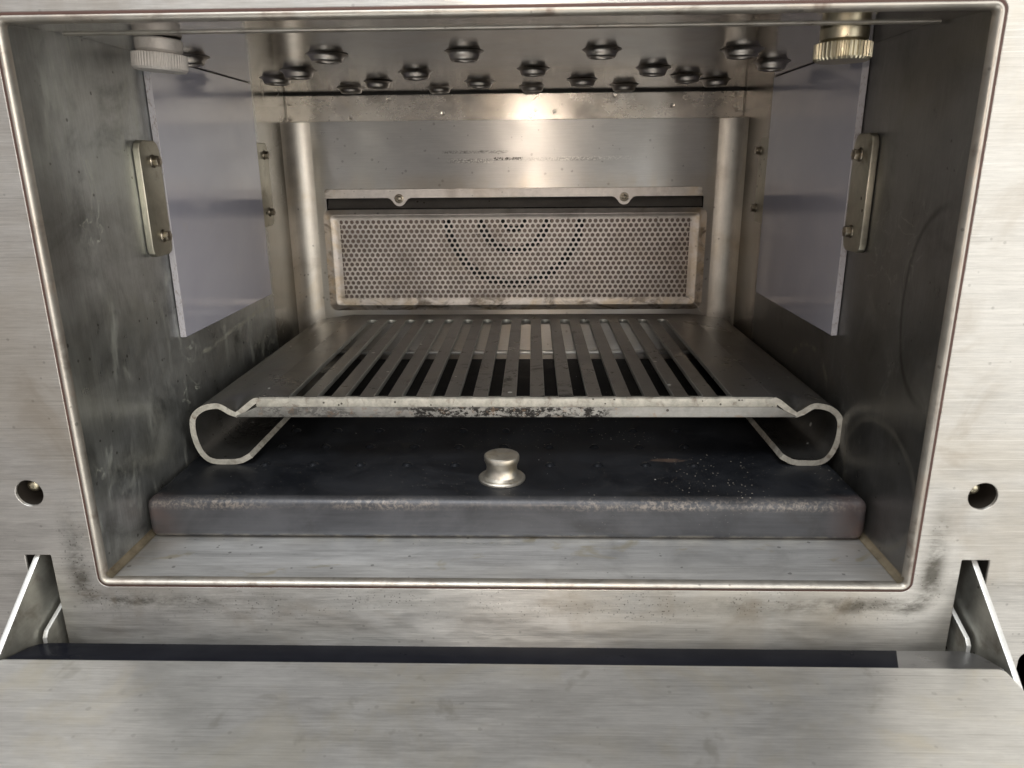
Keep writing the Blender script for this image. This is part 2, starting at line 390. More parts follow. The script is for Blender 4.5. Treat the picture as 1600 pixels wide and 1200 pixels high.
n = NT('ceramic_cover')
c = n.noise(9, 4, .6, .4, seed=71)
col = n.mix(n.ramp(c, .3, .7), (.32, .32, .385), (.38, .38, .44))
col = n.mix(n.mul(n.specks(210, .14, .04, seed=72), .6), col, (.10, .08, .07))
col = n.mix(n.mul(n.ramp(n.noise(60, 6, .7, 1, seed=73), .58, .72), .25), col, (.36, .33, .30))
M['ceramic'] = n.out(col, n.math('ADD', .10, n.mul(n.ramp(n.noise(30, 5, .6, 0, seed=74), .4, .7), .08)), 0.0,
                     n.bump(n.noise(12, 2, .4, 0, seed=75), .03, .002), spec=1.0)
n = NT('ceramic_edge')
col = n.mix(n.mul(n.ramp(n.noise((900, 900, 500), 3, .7, 0, seed=76), .52, .68), .7), (.40, .39, .42), (.22, .19, .17))
M['ceramic_edge'] = n.out(col, .6, 0.0, n.bump(n.noise(900, 3, .6, 0, seed=77), .3, .0004))

# seasoned black steel of the tray
n = NT('seasoned_tray_steel'); x, y, z = n.xyz()
c1 = n.noise(28, 6, .65, .6, seed=81); st = n.noise((30, 700, 700), 3, .6, 0, seed=82)
col = n.mix(n.ramp(c1, .35, .68), (.008, .009, .0115), (.020, .0215, .0255))
front = n.mul(n.ramp(y, .0400, .0360), 1.0)
col = n.mix(n.mul(front, n.ramp(n.math('ADD', n.mul(c1, .75), n.mul(st, .25)), .30, .66, .55, 1)), col, (.090, .091, .098))
edge = n.mul(n.band(z, .0150, .0190, .0012), n.ramp(y, .0400, .0365))
rag = n.noise(520, 6, .75, .5, seed=83)
col = n.mix(n.mul(n.mul(edge, n.ramp(rag, .44, .62)), n.ramp(n.noise(24, 3, .5, 0, seed=84), .38, .58, .15, .8)), col, (.24, .21, .185))
ends = n.mul(n.ramp(n.math('ABSOLUTE', x), .138, .158), n.ramp(y, .043, .037))
col = n.mix(n.mul(ends, n.ramp(n.noise(60, 5, .6, .5, seed=85), .35, .6, .3, .9)), col, (.105, .078, .074))
bot = n.mul(n.ramp(z, .0035, .0010), n.ramp(y, .0400, .0365))
col = n.mix(n.mul(bot, n.ramp(n.noise(90, 5, .7, .5, seed=86), .42, .6, 0, .6)), col, (.34, .31, .26))
col = n.mix(n.mul(n.ramp(n.noise(18, 6, .7, 1.2, seed=87), .56, .72), .35), col, (.045, .040, .038))
sepx = n.math('DIVIDE', n.math('SUBTRACT', x, .0806), .0085); sepy = n.math('DIVIDE', n.math('SUBTRACT', y, .0800), .0026)
rr = n.math('ADD', n.mul(sepx, sepx), n.mul(sepy, sepy))
rust = n.mul(n.ramp(n.math('ADD', rr, n.mul(n.noise(330, 6, .75, 0, seed=88), 4.0)), 2.0, 3.2, 1, 0), .55)
col = n.mix(rust, col, (.13, .085, .06))
crumbs = n.mul(n.specks(900, .30, .20, seed=89), n.ramp(n.noise(22, 3, .5, 0, seed=90), .42, .58))
right = n.ramp(x, -.03, .05, .25, 1)
crumbs = n.mul(n.mul(crumbs, right), n.ramp(z, .0185, .0193, .25, 1))
col = n.mix(crumbs, col, (.36, .33, .28))
crumb2 = n.mul(n.specks(260, .10, .06, seed=91), n.ramp(z, .0188, .0193)); col = n.mix(crumb2, col, (.62, .60, .56))
ro = n.math('ADD', n.math('ADD', .34, n.mul(n.ramp(c1, .3, .7), .16)), n.mul(rust, .4))
ro = n.math('ADD', ro, n.mul(n.ramp(y, .085, .12), .25))
nb = n.bump(n.noise(60, 5, .6, 0, seed=92), .12, .0006)
nb = n.bump(n.math('ADD', crumbs, crumb2), .4, .0004, nb)
met = n.math('SUBTRACT', n.math('ADD', .12, n.mul(front, .35)), n.mul(n.math('MAXIMUM', rust, n.math('MAXIMUM', crumbs, crumb2)), .5))
M['tray'] = n.out(col, ro, met, nb, spec=.25)

M['dimple'] = NT('tray_dimple_steel').out((.035, .038, .045), .25, .7)
def rack_extra(n, col, ro, met, cl, st):
    x, y, z = n.xyz()
    burn = n.mul(n.ramp(n.noise((60, 60, 60), 6, .7, .8, seed=101), .52, .64), n.mul(n.band(x, -.03, .04, .02), n.ramp(y, .16, .10)))
    col = n.mix(n.mul(burn, .8), col, (.02, .016, .012)); ro = n.math('ADD', ro, n.mul(burn, .25))
    wt = n.mul(n.specks(240, .28, .05, seed=102), .8)
    col = n.mix(wt, col, (.70, .69, .66)); met = n.math('SUBTRACT', met, n.mul(wt, .8))
    return col, ro, met
M['rack'] = steel('rack_steel', (.195, .192, .184), .28, 'X', aniso=.2, streak=.10, cloud=.3, cloud_scale=30, dark=(.09, .08, .07), dark_amt=.5,
                  tint=(.26, .23, .18), tint_amt=.3, speck=.2, extra=rack_extra, metal=.88)
def lip_extra(n, col, ro, met, cl, st):
    x, y, z = n.xyz()
    b = n.mul(n.mul(n.ramp(n.noise((260, 260, 420), 6, .75, 0, seed=105), .45, .53), n.ramp(n.noise((38, 38, 120), 4, .6, 0, seed=107), .40, .50)), n.math('MAXIMUM', n.band(x, -.052, .050, .006), n.mul(n.band(x, -.12, -.05, .01), .55)))
    b = n.mul(b, n.ramp(z, .0515, .0485))
    col = n.mix(n.mul(b, .95), col, (.012, .010, .009)); ro = n.math('ADD', ro, n.mul(b, .2))
    br = n.mul(n.ramp(n.noise(300, 4, .7, 0, seed=106), .56, .66), .5)
    col = n.mix(br, col, (.22, .15, .10))
    return col, ro, met
M['lip'] = steel('worn_lip_steel', (.24, .235, .22), .42, 'X', aniso=0, streak=.1, cloud=.4, cloud_scale=90, speck=.4, extra=lip_extra, metal=.7)
M['grey_reflection'] = steel('bevel_reflection_grey', (.30, .30, .31), .30, 'X', aniso=0, streak=.1, cloud=.3, metal=.9, speck=.1)  # grey colour imitates the front face reflected at the bevel's right end
M['slot'] = steel('slot_edge_steel', (.46, .46, .43), .36, 'Y', aniso=0, streak=.2, cloud=.3, cloud_scale=90, metal=.8, speck=.2)
M['cut'] = steel('scaly_cut_edge', (.47, .45, .395), .52, 'X', aniso=0, streak=.02, cloud=.5, cloud_scale=160, dark=(.16, .11, .08), dark_amt=.75,
                 tint=(.62, .60, .54), tint_amt=.5, metal=.5, speck=.4, speck_scale=700, bumpk=.3)
M['knobm'] = steel('lift_knob_steel', (.60, .57, .51), .38, 'Z', aniso=0, streak=.02, cloud=.25, cloud_scale=90, dark=(.22, .14, .07), dark_amt=.45,
                   tint=(.60, .48, .28), tint_amt=.6, metal=.95, speck=.1)

# ------------------------------------------------------------------ the oven body
oven = empty('countertop_oven', (0, .1, -.10), 'stainless steel countertop oven with its drop-down door open, showing the scratched cooking chamber', 'oven')
cx = 0.0
# front panel
loops = [rrect(-.34, .34, -.16, .34, .002, 2),
         rrect(-.1632, .1632, -.0032, .2092, .004, 6)]
for s in (-1, 1):
    loops.append(circle(s * .1840, .0382, .0055, 36))
    x0, x1 = sorted((s * .1806, s * .1914))
    loops.append(rrect(x0, x1, -.055, .0111, .0004, 2))
loops.append(rrect(.2105, .226, -.062, -.0305, .004, 5))
me = sheet(loops, .0014, .00025, 'XZ', 0.0)
link('front_panel', me, M['front'], oven, 0)
# everything behind the front panel is closed off by the casing
b = MB()
b.quad((-.335, .004, -.155), (-.335, .38, -.155), (.335, .38, -.155), (.335, .004, -.155))
b.quad((-.335, .004, .335), (-.335, .38, .335), (.335, .38, .335), (.335, .004, .335))
b.quad((-.335, .38, -.155), (-.335, .38, .335), (.335, .38, .335), (.335, .38, -.155))
for s in (-1, 1): b.quad((s * .335, .0014, -.155), (s * .335, .38, -.155), (s * .335, .38, .335), (s * .335, .0014, .335))
b.build('casing', M['dark'], oven)
# recess liners behind the hinge slots and the round holes
for s in (-1, 1):
    b = MB()
    x0, x1 = sorted((s * .1785, s * .1935))
    for (p, q) in (((x0, x0 + .0008), 0), ((x1 - .0008, x1), 0)):
        b.box(p[0], p[1], .0018, .045, -.07, .0135)
    b.box(x0 + .0008, x1 - .0008, .0442, .045, -.07, .0135)
    b.box(x0 + .0008, x1 - .0008, .0018, .0440, .0127, .0135)
    b.build('hinge_recess', M['recess'], oven)
    b = MB()
    b.lathe([(.0058, .0016), (.0058, .012), (.0001, .012)], 32, (s * .184, 0, .0382), 'Y', None, False)
    o = b.build('locating_hole', M['arm_dark'], oven)
    b = MB(); b.sphere((0, 0, 0), .0030, .0030, .0030, 20, 10, False)
    pin = b.build('pin', M['brass'], o)
    for v in pin.data.vertices: v.co = v.co + Vector((s * .184 - .0012, .0065, .0395))

# opening rim: a rounded bead swept round the opening, with a thin stained joint outside it
def sweep_rect(x0, x1, z0, z1, prof, r0, n=6, kz0=1, kz1=1, kr=1):
    """prof: list of (outward, y); the rectangle is the inner edge of the opening"""
    vs = []; fs = []; m = None
    for (o_, y_) in prof:
        lp = rrect(x0 - o_, x1 + o_, z0 - o_ * kz0, z1 + o_ * kz1, max(r0 + o_ * kr, .0003), n); m = len(lp)
        vs += [(p[0], y_, p[1]) for p in lp]
    for j in range(len(prof) - 1):
        for i in range(m):
            a, c_ = j * m + i, j * m + (i + 1) % m
            fs.append((a, c_, c_ + m, a + m))
    return vs, fs
b = MB(); b.add(*sweep_rect(-W, W, 0, H, [(.0003, .0032), (-.0001, .0028), (.0001, .0010), (.0005, .0001), (.0009, -.0004), (.0014, -.0006), (.0019, -.0006), (.0021, -.0003), (.0021, .001)], .0012, 8))
b.build('rim', M['rim'], oven, 60)
b = MB(); b.add(*sweep_rect(-W, W, 0, H, [(.0021, .0000), (.0026, -.0002), (.0032, .0001)], .0012, 8))
b.build('rim_joint', M['groove'], oven, 60)

# chamber walls
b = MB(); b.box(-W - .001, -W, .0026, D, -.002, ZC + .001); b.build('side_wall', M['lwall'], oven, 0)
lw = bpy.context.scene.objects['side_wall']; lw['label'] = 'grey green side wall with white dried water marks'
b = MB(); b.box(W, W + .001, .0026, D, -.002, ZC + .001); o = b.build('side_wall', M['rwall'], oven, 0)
o['label'] = 'side wall coloured darker for shade, with a faint curved water mark'
b = MB(); b.box(-W, W, .0026, D, -.0012, 0); b.build('chamber_floor', M['floor'], oven, 0)
# roof strip in front of the nozzle plate
b = MB()
b.add([(-W, .0026, H), (W, .0026, H), (W, .0305, .2077), (-W, .0305, .2077), (-W, .0305, .2095), (W, .0305, .2095)], [(0, 3, 2, 1), (3, 4, 5, 2)])
b.build('roof_strip', M['ceil'], oven, 0)
# welded corners between the floor and side walls and at the back
b = MB()
for s in (-1, 1):
    b = MB()
    pts = [(s * W, .0024)] + [(s * (W - .0024 + .0024 * math.cos(a)), .0024 - .0024 * math.sin(a)) for a in [math.radians(15 * i) for i in range(1, 6)]] + [(s * (W - .0024), .0)]
    for p, q in zip(pts[:-1], pts[1:]):
        b.quad((p[0], .001, p[1] + .0002), (p[0], D, p[1] + .0002), (q[0], D, q[1] + .0002), (q[0], .001, q[1] + .0002))
    b.build('corner_weld', M['weld'], oven, 60)
# back wall with the opening for the fan screen
me = sheet([rrect(-W, W, 0, ZC + .0005, 0, 1), rrect(-.1365, .1365, .058, .1372, .001, 3)], .0012, .0001, 'XZ', D)
backw = link('back_wall', me, M['back'], oven, 0)
for s in (-1, 1):
    b = MB(); R_ = .0160; ZB = .1894; nseg = 14
    P_ = [(s * (W - R_ + R_ * math.cos(math.pi / 2 * i / nseg)), D - R_ + R_ * math.sin(math.pi / 2 * i / nseg)) for i in range(nseg + 1)]
    vs = [(p[0], p[1], 0) for p in P_] + [(p[0], p[1], ZB) for p in P_] + [(s * W, D, ZB)]
    b.add(vs, [(i, i + 1, nseg + 2 + i, nseg + 1 + i) for i in range(nseg)] + [tuple(range(nseg + 1, 2 * nseg + 2)) + (2 * nseg + 2,)])
    b.build('corner_bend', M['bend'], backw, 60)
me = sheet([rrect(-.1592, .1592, .1898, ZC - .0006, (.003, .0005, .0005, .003), 5)], .0008, .0002, 'XZ', D - .0009)
bm = bmesh.new(); bm.from_mesh(me); bm.free()
band = link('roof_flange', me, M['band'], backw, 0)
for (px, pz) in ((-.157, .2022), (-.157, .1922), (-.0868, .204), (-.114, .1925), (-.049, .1945), (.029, .195), (.0705, .205), (.1105, .198), (.154, .2060), (.1553, .1948)):
    b = MB(); b.lathe([(.0017, 0), (.0016, -.00035), (.0009, -.00022), (.0001, -.00015)], 16, (px, D - .0010, pz), 'Y')
    b.build('weld_spot', M['band'], backw, 60)
# small ledge low on the back wall seen through the slots
b = MB(); b.box(-.15, .15, D - .006, D - .0003, .0215, .0238); b.build('rear_ledge', M['floor'], backw, 35, .0006, 2)

# fan screen: frame, perforated sheet, shroud with ring slots behind
YS = D - .0030
scr = None
fx, fz0, fz1 = .1405, .0548, .1292
hx = .1278; hz0, hz1 = .0612, .1222
# perforated field: hexagonal cells each with a round hole
pitch = .00394; row = pitch * math.sqrt(3) / 2; rh = .00150
b = MB()
nrow = 17; z_top = .1204
NS = 12
cells = []
for j in range(nrow):
    zc = z_top - j * row
    off = (pitch / 2) if j % 2 else 0
    k = -32
    ncol = 65 if j % 2 == 0 else 64
    for i in range(ncol):
        xc = -32 * pitch + i * pitch + off
        cells.append((xc, zc))
a_hex = pitch / 2 / math.cos(math.pi / 6)
hexv = [(a_hex * math.cos(math.radians(30 + 60 * k)), a_hex * math.sin(math.radians(30 + 60 * k))) for k in range(6)]
for (xc, zc) in cells:
    outer = []
    for k in range(6):
        p, q = hexv[k], hexv[(k + 1) % 6]
        outer.append(p); outer.append(((p[0] + q[0]) / 2, (p[1] + q[1]) / 2))
    vs = []; fs = []
    r_ = rh * random.uniform(.95, 1.03)
    for (u, w) in outer: vs.append((xc + u, YS, zc + w))
    for k in range(NS):
        a = math.radians(30 + 30 * k); vs.append((xc + r_ * math.cos(a), YS, zc + r_ * math.sin(a)))
    for k in range(NS):
        a = math.radians(30 + 30 * k); vs.append((xc + r_ * math.cos(a), YS + .0012, zc + r_ * math.sin(a)))
    for k in range(NS):
        k2 = (k + 1) % NS
        fs.append((k, k2, NS + k2, NS + k)); fs.append((NS + k, NS + k2, 2 * NS + k2, 2 * NS + k))
    b.add(vs, fs)
bm = bmesh.new(); tmp = mesh_from(b.v, b.f); bm.from_mesh(tmp); bmesh.ops.remove_doubles(bm, verts=bm.verts, dist=2e-6)
bmesh.ops.recalc_face_normals(bm, faces=bm.faces); bm.to_mesh(tmp); bm.free()
scr = link('fan_screen', tmp, M['screen'], oven, 30)
# frame of the screen: plain margin, a raised ridge and the sloping outer skirt
b = MB()
zin0, zin1 = z_top - (nrow - 1) * row - .0018, z_top + .0018
xin = 32 * pitch + .0018
vs, fs = sweep_rect(-xin, xin, zin0, zin1, [(-.0008, YS + .0003), (.0006, YS + .0001), (.0040, YS + .0001), (.0052, YS - .0007), (.0062, YS - .0007), (.0074, YS + .0004), (.0088, YS + .0012), (.0120, D + .0002)], .0008, 5, .78, .58, .4)
b.add(vs, fs); b.build('screen_frame', M['screen'], scr, 50)
# shroud discs and dark cavity
b = MB(); Y2 = D - .0011
def annulus(b, r0, r1, y, cz, zmax, n=72):
    for i in range(n):
        a0, a1 = math.pi + math.pi * i / n, math.pi + math.pi * (i + 1) / n
        b.quad((r0 * math.cos(a0), y, cz + r0 * math.sin(a0)), (r1 * math.cos(a0), y, cz + r1 * math.sin(a0)),
               (r1 * math.cos(a1), y, cz + r1 * math.sin(a1)), (r0 * math.cos(a1), y, cz + r0 * math.sin(a1)))
CZ = .1235
annulus(b, .0, .0070, Y2, CZ, 0); annulus(b, .0110, .0215, Y2, CZ, 0); annulus(b, .0270, .0455, Y2, CZ, 0)
# outside the last ring: fan of quads to the rectangle
n_ = 72
def rect_hit(a):
    dx_, dz_ = math.cos(a), math.sin(a)
    t = min([(.1355 / abs(dx_)) if abs(dx_) > 1e-6 else 9, (CZ - .0595) / abs(dz_) if abs(dz_) > 1e-6 else 9])
    return (dx_ * t, CZ + dz_ * t)
for i in range(n_):
    a0, a1 = math.pi + math.pi * i / n_, math.pi + math.pi * (i + 1) / n_
    p0, p1 = rect_hit(a0), rect_hit(a1); r0 = .0515
    b.quad((r0 * math.cos(a0), Y2, CZ + r0 * math.sin(a0)), (p0[0], Y2, p0[1]), (p1[0], Y2, p1[1]), (r0 * math.cos(a1), Y2, CZ + r0 * math.sin(a1)))
b.build('fan_shroud', M['shroud'], scr, 0)
b = MB(); b.box(-.139, .139, D + .012, D + .013, .054, .142)
b.build('fan_cavity', M['dark'], scr, 0)
b = MB(); b.quad((-.1355, D - .0004, .1300), (.1355, D - .0004, .1300), (.1355, D + .0040, .1385), (-.1355, D + .0040, .1385))
b.build('air_deflector', M['recess'], scr, 0)
# mounting flange above the screen with two tabs and bolts
lo, hi = .1372, .1436
pts = rrect(-.1370, .1352, lo, hi, (0, .0018, .0018, 0), 4)
bottom = []
# rebuild outline: bottom edge with two half-round tabs
def tab(xc):
    o_ = [(xc - .0085, lo), (xc - .0066, lo - .0006)]
    for i in range(0, 13):
        a = math.radians(205 + 130 * i / 12); o_.append((xc + .0050 * math.cos(a), .1366 + .0052 * math.sin(a)))
    o_ += [(xc + .0066, lo - .0006), (xc + .0085, lo)]
    return o_
outline = [(-.1370, lo)] + tab(-.0829) + tab(.0793) + [(.1352, lo)] + rrect(-.1370, .1352, lo, hi, (0, .0018, .0018, 0), 4)[1:-1]
me = sheet([outline], .0012, .0002, 'XZ', D - .0013)
fl_ = link('mounting_flange', me, M['screen'], scr, 0)
for xc in (-.0829, .0793):
    b = MB(); b.lathe([(.0033, 0), (.0033, -.0004), (.0026, -.0006), (.0024, -.0002), (.0020, -.0002), (.0019, -.0014), (.0013, -.0018), (.0001, -.0019)], 24, (xc, D - .0013, .1368), 'Y')
    b.build('bolt', M['bolt'], scr, 40)

# nozzle plate (ceiling)
me = sheet([rrect(-.1598, .1598, .0335, D - .0005, .001, 2)], .0012, .0002, 'XY', ZC + .0012)
plate = link('nozzle_plate', me, M['ceil'], oven, 0)
b = MB()
prof = [(.0310, .2092), (.0306, .2080), (.0312, .2074), (.0324, .2070), (.0338, .2072), (.0348, .2080), (.0350, .2086)]
nx = 60
for i in range(nx):
    x0, x1 = -.1585 + .317 * i / nx, -.1585 + .317 * (i + 1) / nx
    for p, q in zip(prof[:-1], prof[1:]):
        b.quad((x0, p[0], p[1]), (x1, p[0], p[1]), (x1, q[0], q[1]), (x0, q[0], q[1]))
b.build('plate_edge', M['rim'], plate, 60)
b = MB(); b.box(-.1597, .1597, D - .0052, D - .0020, ZC - .0016, ZC + .001); b.build('rear_seam', M['dark'], plate, 35, .0008, 2)
NZ = [(-.1430, .1000), (-.0792, .0988), (-.0167, .0946), (.0440, .0944), (.1070, .1005),
      (-.1095, .1558), (-.0492, .1679), (.0139, .1604), (.0769, .1614), (.1335, .1439),
      (-.1324, .1900), (-.0791, .2134), (-.0186, .2204), (.0435, .2167), (.1022, .1996),
      (-.1039, .2497), (-.0471, .2567), (.0136, .2556), (.0723, .2503), (.1248, .2259)]
b = MB()
b.lathe([(.0094, .0000), (.0089, -.0003), (.0080, -.0009), (.0074, -.0017), (.0071, -.0026), (.0069, -.0036), (.0064, -.0044), (.0056, -.0047),
         (.0050, -.0045), (.0047, -.0038), (.0046, -.0010), (.0001, -.0008)], 40)
b.v = [(p[0], p[1], p[2] * .82) for p in b.v]
proto = b.build('nozzle', M['nozzle'], None, 50)
for i, (x_, y_) in enumerate(NZ):
    o = proto if i == 0 else proto.copy()
    if i: COL.objects.link(o)
    o.parent = plate; o.location = Vector((x_, y_, ZC - .0001)); o.rotation_euler = (random.uniform(-.03, .03), random.uniform(-.03, .03), random.random() * 6); k_ = random.uniform(.93, 1.05); o.scale = (k_, k_, random.uniform(.85, 1.1))
# knurled thumbscrews holding the plate
def thumb(x_, y_, mat, teeth, depth, lab, tilt):
    b = MB(); N = teeth * 4
    def rf(j, r, a):
        if 4 <= j <= 5: return r + depth * (1 if (int(round(a / (2 * math.pi) * N)) % 4) in (0, 1) else -1)
        return r
    b.lathe([(.0085, 0), (.0088, -.0006), (.0086, -.0042), (.0080, -.0050), (.0101, -.0056), (.0101, -.0108), (.0094, -.0117), (.0001, -.0119)], N, (0, 0, 0), 'Z', rf)
    o = b.build('thumbscrew', mat, None, 25)
    o.parent = oven; o.location = Vector((x_, y_, ZC)) - oven.location; o.rotation_euler = tilt; o['label'] = lab
    return o
thumb(-.1325, .051, M['chalk'], 54, .00013, 'dull white knurled thumbscrew', (math.radians(1), math.radians(4), .3))
thumb(.1312, .0475, M['brass'], 38, .00032, 'shiny brass coloured knurled thumbscrew', (0, 0, .1))

# ceramic covers and their clips on both side walls
for s in (-1, 1):
    xw = s * W; t = .0033
    b = MB(); x0, x1 = sorted((xw + -s * .0003, xw - s * t))
    b.box(x0, x1, .0900, .2150, .0800, ZC - .0003)
    o = b.build('ceramic_cover', [M['ceramic'], M['ceramic_edge']], oven, 30, .0003, 1)
    for p in o.data.polygons:
        if p.normal.y < -.5: p.material_index = 1
    def clip(y0, y1, z0, z1, th, xface):
        pts = [(y0, z0 + .004), (y0 + .0008, z0 + .0015), (y0 + .003, z0), (y1 - .004, z0), (y1 - .0012, z0 + .0012), (y1, z0 + .0035),
               (y1, z1 - .0045), (y1 - .0016, z1 - .0013), (y1 - .004, z1), (y0 + .004, z1), (y0 + .0015, z1 - .0012), (y0, z1 - .004)]
        b = MB(); a_, c_ = sorted((xface, xface + s * th)); b.prism(pts, 'X', a_, c_)
        return b.build('clip', M['clip'], oven, 35, .0005, 3)
    def hexbolt(par, y_, z_, xs, rot):
        b = MB()
        b.lathe([(.0030, 0), (.0030, -s * .0003), (.0025, -s * .0008)], 24, (xs, y_, z_), 'X')
        v6 = [(y_ + .0025 * math.cos(rot + math.pi / 3 * k), z_ + .0025 * math.sin(rot + math.pi / 3 * k)) for k in range(6)]
        a_, c_ = sorted((xs - s * .0006, xs - s * .0030)); b.prism(v6, 'X', a_, c_)
        b.lathe([(.0013, -s * .0030), (.0011, -s * .0027), (.0001, -s * .0026)], 16, (xs - s * .0002, y_, z_), 'X')
        return b.build('bolt', M['bolt'], par, 30, .0002, 2)
    xf = xw - s * .0034
    c1 = clip(.0705, .0889, .1212, .1718, .0031, xf)
    c1['label'] = 'long clip at the front edge of the cover'
    for z_ in (.1630, .1300): hexbolt(c1, .0815, z_, xf, random.random())
    xf = xw - s * .0016
    c2 = clip(.2160, .2390, .1225, .1745, .0013, xf)
    for z_ in (.1670, .1315): hexbolt(c2, .2315 if s < 0 else .2420 - .006, z_, xf, random.random())

# ------------------------------------------------------------------ hinges and door
def door_outline():
    pass
for s, dz in ((-1, 0.0), (1, -.0022)):
    b = MB(); x0, x1 = sorted((s * .1862, s * .1885))
    pts = [(.034, .0352 + dz), (-.004, .0058 + dz), (-.0300, -.0148 + dz), (-.0420, -.0250 + dz), (-.0420, -.060), (.034, -.060)]
    b.prism(pts, 'X', x0, x1)
    o = b.build('hinge_arm', [M['arm'], M['armedge']], oven, 30, .0003, 2)
    for p in o.data.polygons:
        if abs(p.normal.x) < .5: p.material_index = 1
    b = MB(); x0, x1 = sorted((s * .1828, s * .1847))
    pts = [(.030, -.0040), (.006, -.0140), (-.0070, -.0192), (-.0088, -.0215), (-.0090, -.060), (.030, -.060)]
    b.prism(pts, 'X', x0, x1)
    o = b.build('hinge_bracket', [M['arm'], M['armedge']], oven, 30, .0003, 2)
    for p in o.data.polygons:
        if abs(p.normal.x) < .5: p.material_index = 1
# door lies open: bevelled edge with painted reflections first, brushed inner panel in front of it
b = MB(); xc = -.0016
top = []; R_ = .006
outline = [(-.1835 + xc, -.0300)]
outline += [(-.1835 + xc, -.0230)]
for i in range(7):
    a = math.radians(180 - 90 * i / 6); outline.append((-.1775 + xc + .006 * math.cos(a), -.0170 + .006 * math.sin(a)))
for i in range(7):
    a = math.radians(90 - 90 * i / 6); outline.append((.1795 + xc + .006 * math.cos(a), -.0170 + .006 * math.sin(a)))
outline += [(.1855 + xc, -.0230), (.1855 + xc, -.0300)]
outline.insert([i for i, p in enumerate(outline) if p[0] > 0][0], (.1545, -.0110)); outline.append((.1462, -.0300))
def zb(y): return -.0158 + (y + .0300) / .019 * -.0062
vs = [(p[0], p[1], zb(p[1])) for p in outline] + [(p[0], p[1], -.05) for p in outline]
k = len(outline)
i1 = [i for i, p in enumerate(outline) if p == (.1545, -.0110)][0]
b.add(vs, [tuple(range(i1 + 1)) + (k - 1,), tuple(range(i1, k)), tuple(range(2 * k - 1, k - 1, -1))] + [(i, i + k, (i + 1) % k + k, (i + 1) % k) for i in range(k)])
doorp = None
me = sheet([rrect(-.1850 + xc, .1850 + xc, -.24, -.0300, (.004, .003, .003, .004), 5)], .022, .0012, 'XY', -.0150)
door = link('door', me, M['door'], oven, 0)
door['label'] = 'open drop-down door, brushed inner face up'
o = b.build('door_bevel', [M['dark_reflection'], M['grey_reflection']], door, 30, .0006, 3)
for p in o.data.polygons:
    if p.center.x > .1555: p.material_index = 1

# ------------------------------------------------------------------ tray with lift knob
ZT = .0195
tray = empty('cooking_tray', (0, .16, 0), 'black steel tray on the oven floor with small dimples and a round lift knob', 'tray')
b = MB(); b.box(-.1588, .1592, .0340, .2810, .0002, ZT)
me = mesh_from(b.v, b.f); bm = bmesh.new(); bm.from_mesh(me)
bmesh.ops.recalc_face_normals(bm, faces=bm.faces)
bmesh.ops.bevel(bm, geom=list(bm.edges), offset=.0042, segments=5, affect='EDGES', profile=.5)
bmesh.ops.recalc_face_normals(bm, faces=bm.faces); bm.to_mesh(me); bm.free()
tb = link('tray_plate', me, M['tray'], tray, 60)
b = MB(); b.lathe([(.0030, -.00005), (.0024, .0003), (.0018, .0010), (.0010, .0014), (.0001, .0015)], 16)
dimple = b.build('dimple', M['dimple'], None, 60); first = True
for j in range(3):
    for i in range(10):
        if (j, i) == (0, 5): continue            # the knob's row skips the place behind the knob
        o = dimple if first else dimple.copy()
        if not first: COL.objects.link(o)
        first = False
        o.parent = tb
        o.location = Vector((-.1178 + i * .0233 + random.uniform(-.0003, .0003), .0738 + j * .0240, ZT - .0001))
b = MB()
b.lathe([(.0106, 0), (.0109, .0004), (.0109, .0012), (.0104, .0017), (.0092, .0019), (.0080, .0028), (.0072, .0046), (.0070, .0062), (.0072, .0078), (.0078, .0092), (.0081, .0099), (.0082, .0115), (.0080, .0121), (.0074, .0125), (.0040, .0126), (.0001, .0126)],
        48, (-.0008, .0572, ZT - .0001))
b.build('lift_knob', M['knobm'], tray, 27)

# ------------------------------------------------------------------ slotted rack
rack = empty('cooking_rack', (0.004, .17, ZT), 'slotted steel rack with rolled side rails standing on the black tray', 'rack')
YR0, YR1, ZR = .0735, .2765, .0540
loops = [rrect(-.1190, .1286, YR0 + .0012, YR1, .0004, 1)]
for k_ in range(16):
    xs = .0021 + (k_ - 7.5) * .01368
    loops.append(rrect(xs - .0033, xs + .0033, .0758, .2575, (.0008, .0032, .0032, .0008), 5))
me = sheet(loops, .0028, .0003, 'XY', ZR)
o = link('slotted_plate', me, [M['rack'], M['slot']], rack, 0)
for p in o.data.polygons:
    if abs(p.normal.z) < .75: p.material_index = 1
# rails: outer surface path at the front, V-shaped dent fading towards the back
OUT = [(-.1240, .0232), (-.1285, .0207), (-.1325, .0197), (-.1375, .0196), (-.1425, .0197), (-.1468, .0212), (-.1498, .0245), (-.1516, .0285), (-.1528, .0335), (-.1531, .0385),
       (-.1526, .0430), (-.1508, .0464), (-.1480, .0488), (-.1450, .0503), (-.1415, .0511), (-.1375, .0512), (-.1345, .0497), (-.1320, .0480), (-.1298, .0468), (-.1275, .0484), (-.1235, .0516), (-.1210, .0534), (-.1192, .05405), (-.1180, .05406)]
def refine(P):
    idx = []; out = []
    for i in range(len(P) - 1):
        p0, p1, p2, p3 = P[max(i - 1, 0)], P[i], P[i + 1], P[min(i + 2, len(P) - 1)]
        for t in ((0, .5) if i not in (17, 18) else (0,)):
            f = lambda a, b, c, d: .5 * (2 * b + (c - a) * t + (2 * a - 5 * b + 4 * c - d) * t * t + (3 * b - a - 3 * c + d) * t ** 3)
            out.append((f(p0[0], p1[0], p2[0], p3[0]), f(p0[1], p1[1], p2[1], p3[1]))); idx.append(i + t)
    out.append(P[-1]); idx.append(len(P) - 1.0)
    return out, idx
OUT, IDX = refine(OUT)
VI0 = {16: .0518, 17: .0522, 18: .0526, 19: .0530, 20: .0535, 21: .0538}      # undented heights
